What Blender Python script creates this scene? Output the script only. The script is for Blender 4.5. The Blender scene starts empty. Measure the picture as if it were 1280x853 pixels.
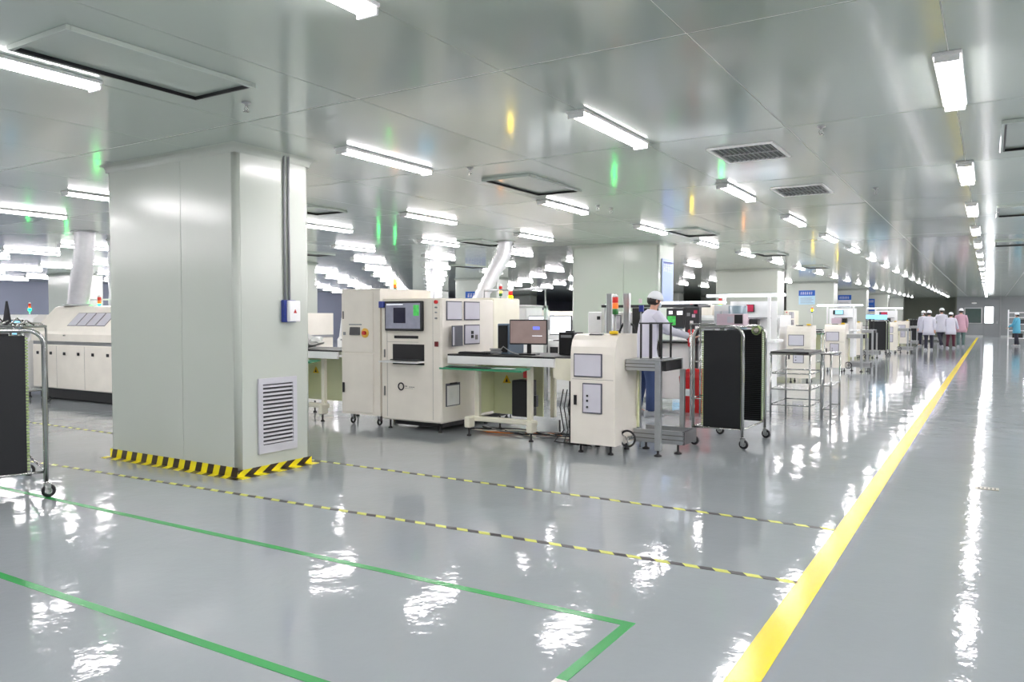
import bpy, bmesh, math, random
from mathutils import Vector, Matrix
random.seed(7)
PI = math.pi
S = bpy.context.scene
COL = S.collection

# ---------------------------------------------------------------- camera, world, exposure
F = 965.0; YAW = math.radians(31.75); HC = 1.4; H = 2.9
PITCH = math.atan((426.5 - 397) / F)
cam_d = bpy.data.cameras.new('camera'); cam = bpy.data.objects.new('camera', cam_d); COL.objects.link(cam)
cam.location = (0, 0, HC); cam.rotation_euler = (PI / 2 - PITCH, 0, YAW)
cam_d.sensor_width = 36; cam_d.lens = 36 * F / 1280; cam_d.clip_start = 0.05; cam_d.clip_end = 200
S.camera = cam
w = bpy.data.worlds.new('world'); S.world = w; w.use_nodes = True
w.node_tree.nodes['Background'].inputs[0].default_value = (0.8, 0.9, 1, 1)
w.node_tree.nodes['Background'].inputs[1].default_value = 0.3
S.view_settings.view_transform = 'Standard'; S.view_settings.look = 'None'
S.view_settings.gamma = 1; S.view_settings.use_curve_mapping = False
S.view_settings.exposure = 0.7
S.cycles.max_bounces = 8; S.cycles.diffuse_bounces = 5; S.cycles.glossy_bounces = 4
S.cycles.sample_clamp_indirect = 6; S.cycles.use_light_tree = True
LAMP = 29.0
FWD = Vector((-math.sin(YAW) * math.cos(PITCH), math.cos(YAW) * math.cos(PITCH), -math.sin(PITCH)))
RT = Vector((math.cos(YAW), math.sin(YAW), 0)); UPV = RT.cross(FWD)
def in_frame(p):
    v = Vector(p) - Vector((0, 0, HC)); d = v.dot(FWD)
    if d < 0.1: return False
    return abs(F * v.dot(RT) / d) < 640 and abs(F * v.dot(UPV) / d) < 426
def dist(p): return (Vector(p) - Vector((0, 0, HC))).length

# ---------------------------------------------------------------- materials
def lin(c):
    r = []
    for v in c:
        v /= 255.0
        r.append(v / 12.92 if v < .04045 else ((v + .055) / 1.055) ** 2.4)
    return tuple(r) + (1,)
MATS = {}
def mat(name, rgb, rough=.5, metal=0., coat=0., var=.04, bump=0., bscale=30., emit=0., alpha=1., nscale=3., spec=.5):
    m = bpy.data.materials.new(name); m.use_nodes = True; nt = m.node_tree; b = nt.nodes['Principled BSDF']
    c = lin(rgb)
    tc = nt.nodes.new('ShaderNodeTexCoord')
    n = nt.nodes.new('ShaderNodeTexNoise'); n.inputs['Scale'].default_value = nscale; n.inputs['Detail'].default_value = 3
    nt.links.new(tc.outputs['Object'], n.inputs['Vector'])
    r = nt.nodes.new('ShaderNodeValToRGB')
    r.color_ramp.elements[0].position = .3; r.color_ramp.elements[1].position = .7
    r.color_ramp.elements[0].color = tuple(max(0, x * (1 - var)) for x in c[:3]) + (1,)
    r.color_ramp.elements[1].color = tuple(min(1, x * (1 + var)) for x in c[:3]) + (1,)
    nt.links.new(n.outputs['Fac'], r.inputs['Fac']); nt.links.new(r.outputs['Color'], b.inputs['Base Color'])
    b.inputs['Roughness'].default_value = rough; b.inputs['Metallic'].default_value = metal
    b.inputs['Coat Weight'].default_value = coat; b.inputs['Coat Roughness'].default_value = .08
    b.inputs['Specular IOR Level'].default_value = spec
    b.inputs['Alpha'].default_value = alpha
    if emit:
        b.inputs['Emission Color'].default_value = c; b.inputs['Emission Strength'].default_value = emit
    if bump:
        n2 = nt.nodes.new('ShaderNodeTexNoise'); n2.inputs['Scale'].default_value = bscale; n2.inputs['Detail'].default_value = 2
        nt.links.new(tc.outputs['Object'], n2.inputs['Vector'])
        bp = nt.nodes.new('ShaderNodeBump'); bp.inputs['Strength'].default_value = 1; bp.inputs['Distance'].default_value = bump
        nt.links.new(n2.outputs['Fac'], bp.inputs['Height']); nt.links.new(bp.outputs['Normal'], b.inputs['Normal'])
    MATS[name] = m; return m
def stripes(name, a, b_, period, kx, ky, kz, duty=.5, rough=.35):
    m = mat(name, a, rough, var=.02); nt = m.node_tree; b = nt.nodes['Principled BSDF']
    tc = nt.nodes.new('ShaderNodeTexCoord'); d = nt.nodes.new('ShaderNodeVectorMath'); d.operation = 'DOT_PRODUCT'
    d.inputs[1].default_value = (kx / period, ky / period, kz / period); nt.links.new(tc.outputs['Object'], d.inputs[0])
    f = nt.nodes.new('ShaderNodeMath'); f.operation = 'FRACT'; nt.links.new(d.outputs['Value'], f.inputs[0])
    g = nt.nodes.new('ShaderNodeMath'); g.operation = 'GREATER_THAN'; g.inputs[1].default_value = duty; nt.links.new(f.outputs[0], g.inputs[0])
    x = nt.nodes.new('ShaderNodeMix'); x.data_type = 'RGBA'; x.inputs[6].default_value = lin(a); x.inputs[7].default_value = lin(b_)
    nt.links.new(g.outputs[0], x.inputs[0]); nt.links.new(x.outputs[2], b.inputs['Base Color'])
    return m

floor_m = mat('epoxy_floor', (160, 166, 170), .06, coat=0., var=.03, nscale=.6, spec=.62)
def floor_nodes():
    nt = floor_m.node_tree; b = nt.nodes['Principled BSDF']; tc = nt.nodes.new('ShaderNodeTexCoord')
    n1 = nt.nodes.new('ShaderNodeTexNoise'); n1.inputs['Scale'].default_value = 2.2; n1.inputs['Detail'].default_value = 1
    n2 = nt.nodes.new('ShaderNodeTexNoise'); n2.inputs['Scale'].default_value = 14; n2.inputs['Detail'].default_value = 3
    for n in (n1, n2): nt.links.new(tc.outputs['Object'], n.inputs['Vector'])
    b1 = nt.nodes.new('ShaderNodeBump'); b1.inputs['Distance'].default_value = .0045; nt.links.new(n1.outputs['Fac'], b1.inputs['Height'])
    b2 = nt.nodes.new('ShaderNodeBump'); b2.inputs['Distance'].default_value = .0013; nt.links.new(n2.outputs['Fac'], b2.inputs['Height'])
    nt.links.new(b1.outputs['Normal'], b2.inputs['Normal']); nt.links.new(b2.outputs['Normal'], b.inputs['Normal'])
floor_nodes()
ceil_m = mat('ceiling_panel_paint', (186, 196, 188), .13, coat=.12, var=.02, nscale=.5, bump=.0014, bscale=1.6, spec=.85)
joint_m = mat('joint_sealant', (250, 250, 244), .5)
col_m = mat('column_panel', (200, 206, 197), .2, var=.015, nscale=.8, bump=.001, bscale=2, spec=.5)
alu_m = mat('brushed_aluminium', (190, 192, 194), .32, .9, nscale=20)
steel_m = mat('stainless_steel', (185, 186, 184), .22, 1., nscale=10)
chrome_m = mat('duct_foil', (232, 232, 236), .4, .35, nscale=14)
cream_m = mat('cream_paint', (246, 240, 229), .35, coat=.15)
cream2_m = mat('ivory_paint', (246, 242, 222), .35, coat=.15)
white_m = mat('white_paint', (248, 248, 248), .35, coat=.1)
lilac_m = mat('lilac_window', (216, 214, 224), .15, coat=.3)
seam_m = mat('seam_grey', (120, 118, 116), .6)
frame_m = mat('dark_grey_frame', (92, 92, 104), .4)
black_m = mat('black_plastic', (24, 24, 27), .45)
tray_m = mat('black_slotted_plastic', (20, 23, 27), .5)
dark_m = mat('dark_machine', (50, 51, 54), .4)
grey_m = mat('mid_grey_paint', (150, 152, 154), .4)
greent_m = mat('green_antistatic_mat', (60, 150, 110), .5)
slot_m = mat('green_slot_edge', (168, 190, 130), .5)
acry_m = mat('green_tinted_sheet', (238, 242, 198), .15, coat=.5)
red_m = mat('red_plastic', (205, 32, 34), .35, coat=.3)
yel_m = mat('yellow_plastic', (245, 205, 30), .4)
org_m = mat('orange_plastic', (240, 130, 40), .4)
blue_m = mat('blue_plastic', (48, 66, 150), .4)
tyel_m = mat('yellow_floor_paint', (248, 222, 0), .2, var=.02, spec=.35)
tgrn_m = mat('green_floor_tape', (58, 158, 84), .25, var=.03)
twht_m = mat('white_floor_tape', (224, 224, 216), .3)
haz_m = stripes('hazard_tape', (245, 230, 30), (52, 40, 30), .165, 1, .55, -.35)
haz2_m = stripes('hazard_tape_side', (245, 230, 30), (52, 40, 30), .2, 0, 1, -1.6)
haz3_m = stripes('dashed_floor_tape', (222, 226, 110), (50, 46, 52), .17, 1, .7, 0)
skin_m = mat('skin', (208, 160, 138), .5)
hair_m = mat('black_hair', (28, 24, 24), .6)
coat_m = mat('white_coat_cloth', (208, 208, 222), .8, bump=.004, bscale=14)
pink_m = mat('pink_coat_cloth', (200, 160, 176), .8, bump=.004, bscale=14)
bcoat_m = mat('blue_coat_cloth', (90, 168, 196), .8, bump=.004, bscale=14)
jean_m = mat('blue_jeans', (60, 78, 122), .8)
trou_m = mat('dark_trousers', (44, 44, 58), .8)
maroon_m = mat('maroon_trousers', (84, 30, 48), .8)
grtr_m = mat('grey_green_trousers', (92, 116, 116), .8)
shoe_m = mat('grey_shoe', (170, 172, 178), .5)
mask_m = mat('face_mask', (214, 224, 232), .7)
wall_m = mat('wall_panel_paint', (138, 142, 144), .35, nscale=.5)
walld_m = mat('unlit_recess_tone', (112, 117, 104), .6, nscale=.5)  # gloom of the unlit far recess put into the wall colour
bluew_m = mat('blue_grey_wall', (128, 134, 152), .5, nscale=.5)
glassd_m = mat('dark_window_glass', (72, 92, 86), .06, coat=.6)
lamp_m = mat('lamp_diffuser', (253, 247, 250), .4, emit=LAMP)
bar_m = mat('work_light_bar', (240, 244, 255), .4, emit=3)
door_m = mat('bright_door_pane', (246, 250, 255), .3, emit=4)
scr_g = mat('screen_grey', (110, 112, 124), .2, emit=.5, var=.2, nscale=8)
scr_n = mat('screen_navy', (26, 26, 44), .2, emit=.3)
scr_gr = mat('screen_green', (60, 150, 70), .2, emit=.7, var=.5, nscale=20)
scr_w = mat('screen_white', (232, 236, 240), .2, emit=.8)
scr_b = mat('screen_blue', (100, 110, 225), .2, emit=.8)
scr_t = mat('screen_taupe', (128, 112, 108), .2, emit=.4, var=.15, nscale=6)
scr_c = mat('screen_sky', (130, 190, 225), .2, emit=.8, var=.2)
scr_r = mat('screen_crimson', (150, 40, 64), .2, emit=.5, var=.3, nscale=12)
tl_g = mat('green_beacon', (0, 255, 110), .3, emit=30)
tl_y = mat('yellow_beacon', (255, 225, 0), .3, emit=22)
tl_o = mat('amber_beacon', (255, 160, 40), .3, emit=9)
lens_g = mat('unlit_green_lens', (40, 110, 50), .3)
lens_o = mat('faint_glow_orange_lens', (235, 120, 50), .3, emit=.3)  # lens is off, a faint glow is put into its material
lens_r = mat('faint_glow_red_lens', (190, 40, 36), .3, emit=.2)  # also off, with a weak glow of its own added
pblue_m = mat('poster_blue', (36, 100, 200), .4)
plight_m = mat('poster_pale_blue', (188, 222, 240), .4)
pwhite_m = mat('poster_white', (236, 240, 244), .4)
purple_m = mat('poster_purple', (84, 74, 168), .4)
ceram_m = mat('pink_card', (222, 200, 212), .5)
drain_m = mat('brass_plate', (150, 146, 126), .3, .6)

# ---------------------------------------------------------------- mesh builder
class M:
    def __init__(s): s.v = []; s.f = []; s.sm = []
    def box(s, x0, x1, y0, y1, z0, z1, c=0.):
        if c > 0:
            c = min(c, (x1 - x0) * .45, (y1 - y0) * .45, (z1 - z0) * .45)
            bm = bmesh.new(); vs = []
            for X, sx in ((x0, 1), (x1, -1)):
                for Y, sy in ((y0, 1), (y1, -1)):
                    for Z, sz in ((z0, 1), (z1, -1)):
                        vs += [bm.verts.new((X, Y + sy * c, Z + sz * c)), bm.verts.new((X + sx * c, Y, Z + sz * c)), bm.verts.new((X + sx * c, Y + sy * c, Z))]
            bmesh.ops.convex_hull(bm, input=vs)
            bmesh.ops.dissolve_limit(bm, angle_limit=.01, verts=bm.verts, edges=bm.edges)
            bmesh.ops.recalc_face_normals(bm, faces=bm.faces)
            s.bm(bm); return s
        b = len(s.v)
        s.v += [(x0, y0, z0), (x1, y0, z0), (x1, y1, z0), (x0, y1, z0), (x0, y0, z1), (x1, y0, z1), (x1, y1, z1), (x0, y1, z1)]
        for f in ((0, 3, 2, 1), (4, 5, 6, 7), (0, 1, 5, 4), (1, 2, 6, 5), (2, 3, 7, 6), (3, 0, 4, 7)):
            s.f.append(tuple(b + i for i in f)); s.sm.append(False)
        return s
    def bm(s, bm, smooth=False):
        b = len(s.v); bm.verts.index_update()
        s.v += [tuple(v.co) for v in bm.verts]
        for f in bm.faces: s.f.append(tuple(b + v.index for v in f.verts)); s.sm.append(smooth)
        bm.free(); return s
    def rings(s, rings, closed=True, caps=True, smooth=True):
        b = len(s.v); n = len(rings[0])
        for r in rings: s.v += [tuple(p) for p in r]
        for i in range(len(rings) - 1):
            for j in range(n if closed else n - 1):
                k = (j + 1) % n
                s.f.append((b + i * n + j, b + i * n + k, b + (i + 1) * n + k, b + (i + 1) * n + j)); s.sm.append(smooth)
        if caps:
            s.f.append(tuple(b + j for j in range(n))[::-1]); s.sm.append(False)
            s.f.append(tuple(b + (len(rings) - 1) * n + j for j in range(n))); s.sm.append(False)
        return s
    def tube(s, pts, r, n=8, caps=True, flat=1.):
        pts = [Vector(p) for p in pts]; rr = r if isinstance(r, (list, tuple)) else [r] * len(pts)
        R = []; up = None
        for i, p in enumerate(pts):
            d = (pts[min(i + 1, len(pts) - 1)] - pts[max(i - 1, 0)]).normalized()
            if up is None:
                up = Vector((0, 0, 1)) if abs(d.z) < .9 else Vector((0, 1, 0))
            a = d.cross(up).normalized(); u = a.cross(d).normalized(); up = u
            R.append([p + (a * math.cos(2 * PI * k / n) + u * math.sin(2 * PI * k / n) * flat) * rr[i] for k in range(n)])
        return s.rings(R, caps=caps)
    def cyl(s, p0, p1, r, n=12, r1=None): return s.tube([p0, p1], [r, r if r1 is None else r1], n)
    def lathe(s, prof, c=(0, 0, 0), n=16, sx=1., sy=1.):
        return s.rings([[(c[0] + r * sx * math.cos(2 * PI * k / n), c[1] + r * sy * math.sin(2 * PI * k / n), c[2] + z) for k in range(n)] for r, z in prof])
    def torus(s, c, R, r, axis='y', n=20, m=6):
        rings = []
        for i in range(n + 1):
            a = 2 * PI * i / n; ring = []
            for j in range(m):
                b = 2 * PI * j / m; q = R + r * math.cos(b); t = r * math.sin(b)
                p = {'y': (q * math.cos(a), t, q * math.sin(a)), 'x': (t, q * math.cos(a), q * math.sin(a)), 'z': (q * math.cos(a), q * math.sin(a), t)}[axis]
                ring.append((c[0] + p[0], c[1] + p[1], c[2] + p[2]))
            rings.append(ring)
        return s.rings(rings, caps=False)
    def prism(s, poly, x0, x1, axis='x'):
        # poly in (y,z) for axis x, (x,z) for axis y, (x,y) for axis z
        def P(a, q): return {'x': (q, a[0], a[1]), 'y': (a[0], q, a[1]), 'z': (a[0], a[1], q)}[axis]
        b = len(s.v); n = len(poly)
        s.v += [P(a, x0) for a in poly] + [P(a, x1) for a in poly]
        for j in range(n):
            k = (j + 1) % n; s.f.append((b + j, b + k, b + n + k, b + n + j)); s.sm.append(False)
        s.f.append(tuple(b + j for j in range(n))[::-1]); s.sm.append(False)
        s.f.append(tuple(b + n + j for j in range(n))); s.sm.append(False)
        return s
    def mesh(s, name, m):
        me = bpy.data.meshes.new(name); me.from_pydata(s.v, [], s.f)
        me.polygons.foreach_set('use_smooth', s.sm)
        bm = bmesh.new(); bm.from_mesh(me); bmesh.ops.recalc_face_normals(bm, faces=bm.faces); bm.to_mesh(me); bm.free()
        me.materials.append(m); return me
    def build(s, name, m, parent=None, loc=None):
        o = bpy.data.objects.new(name, s.mesh(name, m)); COL.objects.link(o)
        if parent: o.parent = parent
        if loc: o.location = loc
        return o
def B(name, m, parent, *a, c=0.): return M().box(*a, c=c).build(name, m, parent)
def tag(o, label=None, cat=None, group=None, kind=None):
    if label: o['label'] = label
    if cat: o['category'] = cat
    if group: o['group'] = group
    if kind: o['kind'] = kind
    return o
def thing(name, label, cat, loc=(0, 0, 0), rz=0., group=None):
    o = bpy.data.objects.new(name, None); COL.objects.link(o); o.location = loc; o.rotation_euler = (0, 0, rz)
    o.empty_display_size = .1
    return tag(o, label, cat, group)
KIDS = {}
def dup(root, loc, rz=None, label=None, group=None):
    if not KIDS:
        pass
    def cp(o, par):
        c = o.copy(); COL.objects.link(c); c.parent = par
        for ch in [x for x in allobj if x.parent == o]: cp(ch, c)
        return c
    allobj = list(root.children_recursive)
    r = cp(root, None); r.location = loc
    if rz is not None: r.rotation_euler = (0, 0, rz)
    if label: r['label'] = label
    if group: r['group'] = group
    return r
def plate(root, name, m, x0, x1, z0, z1, y=0., t=.006, c=0.): return B(name, m, root, x0, x1, y - t, y, z0, z1, c=c)
ORD = ['zeroth', 'first', 'second', 'third', 'fourth', 'fifth', 'sixth', 'seventh', 'eighth', 'ninth', 'tenth', 'eleventh', 'twelfth', 'thirteenth', 'fourteenth', 'fifteenth', 'sixteenth', 'seventeenth', 'eighteenth', 'nineteenth', 'twentieth', 'twenty-first', 'twenty-second', 'twenty-third', 'twenty-fourth', 'twenty-fifth']

# ================================================================ ROOM
X0, X1, Y0, Y1 = -34.0, 12.4, -4.0, 66.0
tag(M().box(X0, X1, Y0, Y1 + 5, -.1, 0).build('floor', floor_m), kind='structure')
ceiling = tag(M().box(X0, X1, Y0, Y1 + 5, H + .004, H + .12).build('ceiling', joint_m), kind='structure')
tag(M().box(X0 - .1, X0, Y0, Y1, 0, H + .1).build('wall_left', bluew_m), kind='structure')
tag(M().box(X1, X1 + .1, Y0, Y1, 0, H + .1).build('wall_right', wall_m), kind='structure')
tag(M().box(X0, X1, Y0 - .1, Y0, 0, H + .1).build('wall_front', wall_m), kind='structure')
tag(M().box(-2.1, X1, Y1, Y1 + .1, 0, H).build('wall_back', wall_m), kind='structure')
tag(M().box(X0, -2.1, Y1 + 1.5, Y1 + 1.6, 0, H).build('wall_recess', walld_m), kind='structure')
tag(M().box(-2.2, -2.1, Y1, Y1 + 1.5, 0, H).build('wall_recess_side', walld_m), kind='structure')
tag(M().box(X0, X0 + .1, Y1, Y1 + 3, 0, H).build('wall_recess_end', walld_m), kind='structure')
for i, (a, b) in enumerate(((-2.08, -.42), (.62, 5.1))):
    tag(M().box(a, b, Y1 - .03, Y1, 0, .1, c=.008).build('baseboard_back', alu_m), kind='structure')
# far window and door with bright pane
wn = tag(M().box(-1.62, -.48, Y1 - .04, Y1 + .02, .95, 2.12, c=.01).build('window_1', alu_m), kind='structure')
B('pane', glassd_m, wn, -1.55, -.55, Y1 - .05, Y1 - .035, 1.0, 2.05)
dr = tag(M().box(-.4, .6, Y1 - .05, Y1 + .02, 0, 2.7, c=.01).build('door_1', wall_m), kind='structure')
B('pane', door_m, dr, -.32, .2, Y1 - .065, Y1 - .045, 1.0, 2.16)
B('door_handle', alu_m, dr, .42, .46, Y1 - .1, Y1 - .05, .95, 1.12)
tr = tag(M().box(.6, .68, Y1 - .1, Y1, 0, H).build('trim_1', grey_m), kind='structure')
sg = thing('wall_speaker', 'small white oval box high on far wall above dark window', 'speaker', (-1.0, Y1, 2.45))
M().lathe([(.0, -.06), (.14, -.05), (.18, 0), (.14, .05), (0, .06)], sx=1, sy=.35, c=(0, -.06, 0)).build('shell', white_m, sg)
B('bracket', grey_m, sg, -.05, .05, -.02, 0, -.04, .04)

# ceiling panels
px_ = 1.1655; py_ = 2.35
xs = [-1.39 + px_ * k for k in range(-28, 13)]; ys = [4.0 + py_ * k for k in range(-5, 28)]
cells = []
for i in range(len(xs) - 1):
    for j in range(len(ys) - 1):
        a, b = max(xs[i], X0), min(xs[i + 1], X1); c, d = max(ys[j], Y0), min(ys[j + 1], Y1 + 3)
        if b - a > .1 and d - c > .1: cells.append((a, b, c, d, j))
def pbox(mm, w2, l2):
    g = .004
    b = len(mm.v)
    return mm.box(-w2 + g * .7, w2 - g * .7, -l2 + g * 2, l2 - g * 2, 0, .006, c=.002)
vis = [c for c in cells if in_frame(((c[0] + c[1]) / 2, (c[2] + c[3]) / 2, H)) or in_frame((c[0] + .1, c[3] - .1, H)) or in_frame((c[1], c[3], H))]
vis.sort(key=lambda c: dist(((c[0] + c[1]) / 2, (c[2] + c[3]) / 2, H)))
vis = vis[:300]; vs_ = set(vis); cache = {}
for c in vis:
    k = (round(c[1] - c[0], 3), round(c[3] - c[2], 3))
    if k not in cache: cache[k] = pbox(M(), k[0] / 2, k[1] / 2).mesh('ceiling_panel', ceil_m)
    o = bpy.data.objects.new('ceiling_panel', cache[k]); COL.objects.link(o); o.parent = ceiling
    o.location = ((c[0] + c[1]) / 2, (c[2] + c[3]) / 2, H)
    o.rotation_euler = (random.uniform(-1, 1) * .0007, random.uniform(-1, 1) * .001, 0)
rest = M()
for c in cells:
    if c in vs_: continue
    rest.box(c[0] + .004, c[1] - .004, c[2] + .004, c[3] - .004, H, H + .006)
tag(rest.build('ceiling_panel', ceil_m, ceiling), kind='stuff')

# columns
colpos = [(x, 4.44 + 10.05 * k) for x in (-7.49, -17.8, -28.1) for k in range(7) if 4.44 + 10.05 * k < Y1 - 1]
def column(x, y, near):
    W_, D_ = 1.93, .86
    r = bpy.data.objects.new('column', None); COL.objects.link(r); r.location = (x, y, 0); r['kind'] = 'structure'
    c = .05
    if near:
        B('panel', col_m, r, c, 1.17, 0, .05, 0.0, H, c=.004); B('panel', col_m, r, 1.174, W_ - c, 0, .05, 0, H, c=.004)
        B('panel', col_m, r, W_ - .05, W_, c, D_ - c, 0, H, c=.004)
        B('panel', col_m, r, 0, .05, c, D_ - c, 0, H, c=.004)
        B('panel', col_m, r, c, W_ - c, D_ - .05, D_, 0, H, c=.004)
        for qx, qy in ((W_ - c, c), (c, c), (W_ - c, D_ - c), (c, D_ - c)):
            M().lathe([(c - .004, 0), (c - .004, H)], c=(qx, qy, 0), n=20).build('corner_trim', col_m, r)
    else:
        M().box(0, W_, 0, D_, 0, H, c=.03).build('panel', col_m, r)
    prof = [(0, -.07), (.003, -.045), (.018, -.018), (.045, -.003), (.07, 0)]
    m = M(); m.rings([[(-q, -q, H + z), (W_ + q, -q, H + z), (W_ + q, D_ + q, H + z), (-q, D_ + q, H + z)] for q, z in prof], caps=False, smooth=True)
    m.build('cornice', col_m, r)
    return r
for x, y in colpos: column(x, y, y < 16 and x > -8)

# lamps
LX = [2.1, 4.4, 6.7, 9.0, 11.3, -.23, -2.57, -4.88, -7.15, -9.34] + [-11.62 - 2.31 * k for k in range(10)]  # rows right of the aisle are unseen, added to brighten right-facing sides
LY = [1.6, 5.02, 8.6, 11.72, 14.72, 17.65] + [20.6 + 2.98 * k for k in range(15)]
def lamp_parts(r, m=None):
    h = M().box(-.075, .075, -.62, .62, -.022, 0, c=.004)
    d = M(); R = [[(.06 * math.cos(a), yy, -.018 - .036 * math.sin(a)) for a in [PI * k / 5 for k in range(6)]] for yy in (-.6, .6)]
    d.rings(R, smooth=True)
    e = M().box(-.064, .064, -.62, -.6, -.058, -.022, c=.004); e2 = M().box(-.064, .064, .6, .62, -.058, -.022, c=.004)
    h.build('housing', white_m, r); d.build('diffuser', lamp_m, r); e.build('end_cap', white_m, r); e2.build('end_cap', white_m, r)
def blocked(x, y):
    return any(cx - .15 < x < cx + 2.1 and cy - .75 < y < cy + 1.6 for cx, cy in colpos)
ins, outs = [], []
for x in sorted(LX, reverse=True):
    for y in LY + [-1.8]:
        yc = y + .62
        if blocked(x, yc) or x < X0 + .5 or (x < -9 and y > 37): continue
        ok = in_frame((x, yc + .6, H - .04)) or in_frame((x, yc - .6, H - .04)) or in_frame((x, yc, H - .04))
        (ins if ok else outs).append((x, yc))
ins.sort(key=lambda p: math.hypot(*p)); outs += ins[300:]; ins = ins[:300]
rows = sorted({round(p[0], 2) for p in ins}, reverse=True); proto = None
for ri, rx in enumerate(rows):
    mem = sorted([p for p in ins if abs(p[0] - rx) < .02], key=lambda p: p[1])
    for k, p in enumerate(mem):
        lab = f"lit white ceiling batten lamp, {ORD[k + 1]} from the front in the {ORD[ri + 1]} row from the right"
        if proto is None:
            proto = thing('ceiling_lamp', lab, 'lamp', (p[0], p[1], H), 0, 'ceiling batten lamps'); lamp_parts(proto)
        else: dup(proto, (p[0], p[1], H), None, lab)
m1 = M()
for x, y in outs: m1.box(x - .048, x + .048, y - .6, y + .6, H - .06, H - .015)
tag(m1.build('ceiling_lamp', lamp_m), 'lit white ceiling batten lamps beyond the ones seen, right-hand rows added for light', 'lamp', None, 'stuff')

# access hatches (recessed filter hatches)
def hatch_parts(r):
    m = M()
    for a in ((-.3, .3, -.6, -.575), (-.3, .3, .575, .6), (-.3, -.275, -.575, .575), (.275, .3, -.575, .575)): m.box(a[0], a[1], a[2], a[3], -.03, 0, c=.003)
    m.build('frame', ceil_m, r)
    m = M()
    for a in ((-.275, .275, .562, .575), (-.275, -.262, -.575, .575)): m.box(a[0], a[1], a[2], a[3], -.029, 0)  # black strips on far and left sides imitate shade inside the recess
    m.build('shade_strip', black_m, r)
    B('panel', ceil_m, r, -.262, .275, -.575, .562, -.008, 0, c=.002)
hp = None
hl = [(-4.33, 2.79, 'nearest recessed ceiling hatch, upper left above the first column'), (-4.4, 7.57, 'recessed ceiling hatch in the middle, second from the front'),
      (-4.45, 13.2, 'recessed ceiling hatch in front of the sign column'), (-4.4, 18.6, 'recessed ceiling hatch before the third column'), (-4.4, 24.2, 'recessed ceiling hatch above the blue poster columns'),
      (.35, 7.6, 'recessed ceiling hatch at upper right edge, nearest'), (.35, 12.9, 'recessed ceiling hatch at right edge, second back'), (.35, 18.5, 'recessed ceiling hatch at right edge, third back'),
      (-8.0, 7.45, 'recessed ceiling hatch just right of the first column'), (-8.6, 12.9, 'recessed ceiling hatch behind the leaning duct'), (-13.6, 12.9, 'recessed ceiling hatch at left above the oven'), (-13.0, 18.6, 'far recessed ceiling hatch left of the leaning duct'), (-8.3, 18.6, 'far recessed ceiling hatch behind the leaning duct')]
for x, y, l in hl:
    if hp is None: hp = thing('ceiling_hatch', l, 'hatch', (x, y, H), 0, 'ceiling hatches'); hatch_parts(hp)
    else: dup(hp, (x, y, H), None, l)
# return air grilles
def grille_parts(r):
    m = M()
    for a in ((-.29, .29, -.35, -.32), (-.29, .29, .32, .35), (-.29, -.26, -.32, .32), (.26, .29, -.32, .32)): m.box(a[0], a[1], a[2], a[3], -.018, 0, c=.003)
    m.build('frame', white_m, r); B('backing', mat('grille_dark', (84, 88, 88), .5) if 'grille_dark' not in MATS else MATS['grille_dark'], r, -.26, .26, -.32, .32, -.005, 0)
    B('divider', alu_m, r, -.26, .26, -.008, .008, -.017, -.004)
    for k in range(12):
        x = -.24 + .48 * k / 11
        B('slat', grey_m, r, x - .005, x + .005, -.32, .32, -.014, -.005)
gp = thing('ceiling_grille', 'larger dark slatted ceiling grille, nearer of the pair', 'vent', (-1.88, 7.13, H)); grille_parts(gp)
dup(gp, (-1.9, 9.55, H), None, 'dark slatted ceiling grille farther back, behind the larger one')
# sprinklers
sp = None
for x, y, l in ((-4.43, 3.64, 'sprinkler head beside the nearest ceiling hatch'), (-1.15, 6.47, 'chrome sprinkler head right of the nearer ceiling grille'), (-1.15, 9.86, 'small sprinkler head farther along on the right'),
                (-4.46, 6.41, 'sprinkler head left of the middle ceiling hatch'), (-4.49, 9.44, 'sprinkler head right of the middle hatch, left of the pair'), (-4.45, 9.78, 'sprinkler head right of the middle hatch, right of the pair')):
    if sp is None:
        sp = thing('sprinkler', l, 'sprinkler', (x, y, H)); M().lathe([(.03, 0), (.032, -.008), (.012, -.012), (.01, -.03)], n=12).build('escutcheon', alu_m, sp)
        m = M(); m.tube([(-.012, 0, -.03), (-.02, 0, -.045), (0, 0, -.062)], .003, 5); m.tube([(.012, 0, -.03), (.02, 0, -.045), (0, 0, -.062)], .003, 5); m.build('yoke', steel_m, sp)
        M().lathe([(.004, -.062), (.022, -.064), (.022, -.067), (.004, -.068)], n=12).build('deflector', steel_m, sp)
    else: dup(sp, (x, y, H), None, l)

# ---- first column details
t = thing('louvre_vent', 'grey louvred vent low on the right face of the first column', 'vent', (-5.56, 4.88, .17))
m = M()
for a in ((-.225, .225, 0, .075), (-.225, .225, .625, .68), (-.225, -.175, .07, .63), (.175, .225, .07, .63)): m.box(0, .022, a[0], a[1], a[2], a[3], c=.003)
m.build('frame', grey_m if False else mat('vent_grey', (206, 206, 212), .4), t)
B('backing', dark_m, t, 0, .004, -.175, .175, .07, .63)
for k in range(15):
    z = .085 + k * .0365
    M().prism([(.006, z + .015), (.02, z), (.022, z + .003), (.008, z + .019)], -.175, .175, 'y').build('slat', MATS['vent_grey'], t)
t = thing('switch_box', 'white and blue emergency switch box on conduit, on the first column', 'switch', (-5.56, 5.01, 1.355))
B('back_box', blue_m, t, 0, .05, -.075, .07, 0, .205, c=.006); B('cover', white_m, t, .045, .085, -.05, .09, .005, .2, c=.008)
M().prism([(-.018 + .02, .085), (.018 + .02, .085), (.02, .12)], .085, .088, 'x').build('red_mark', red_m, t)
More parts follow.
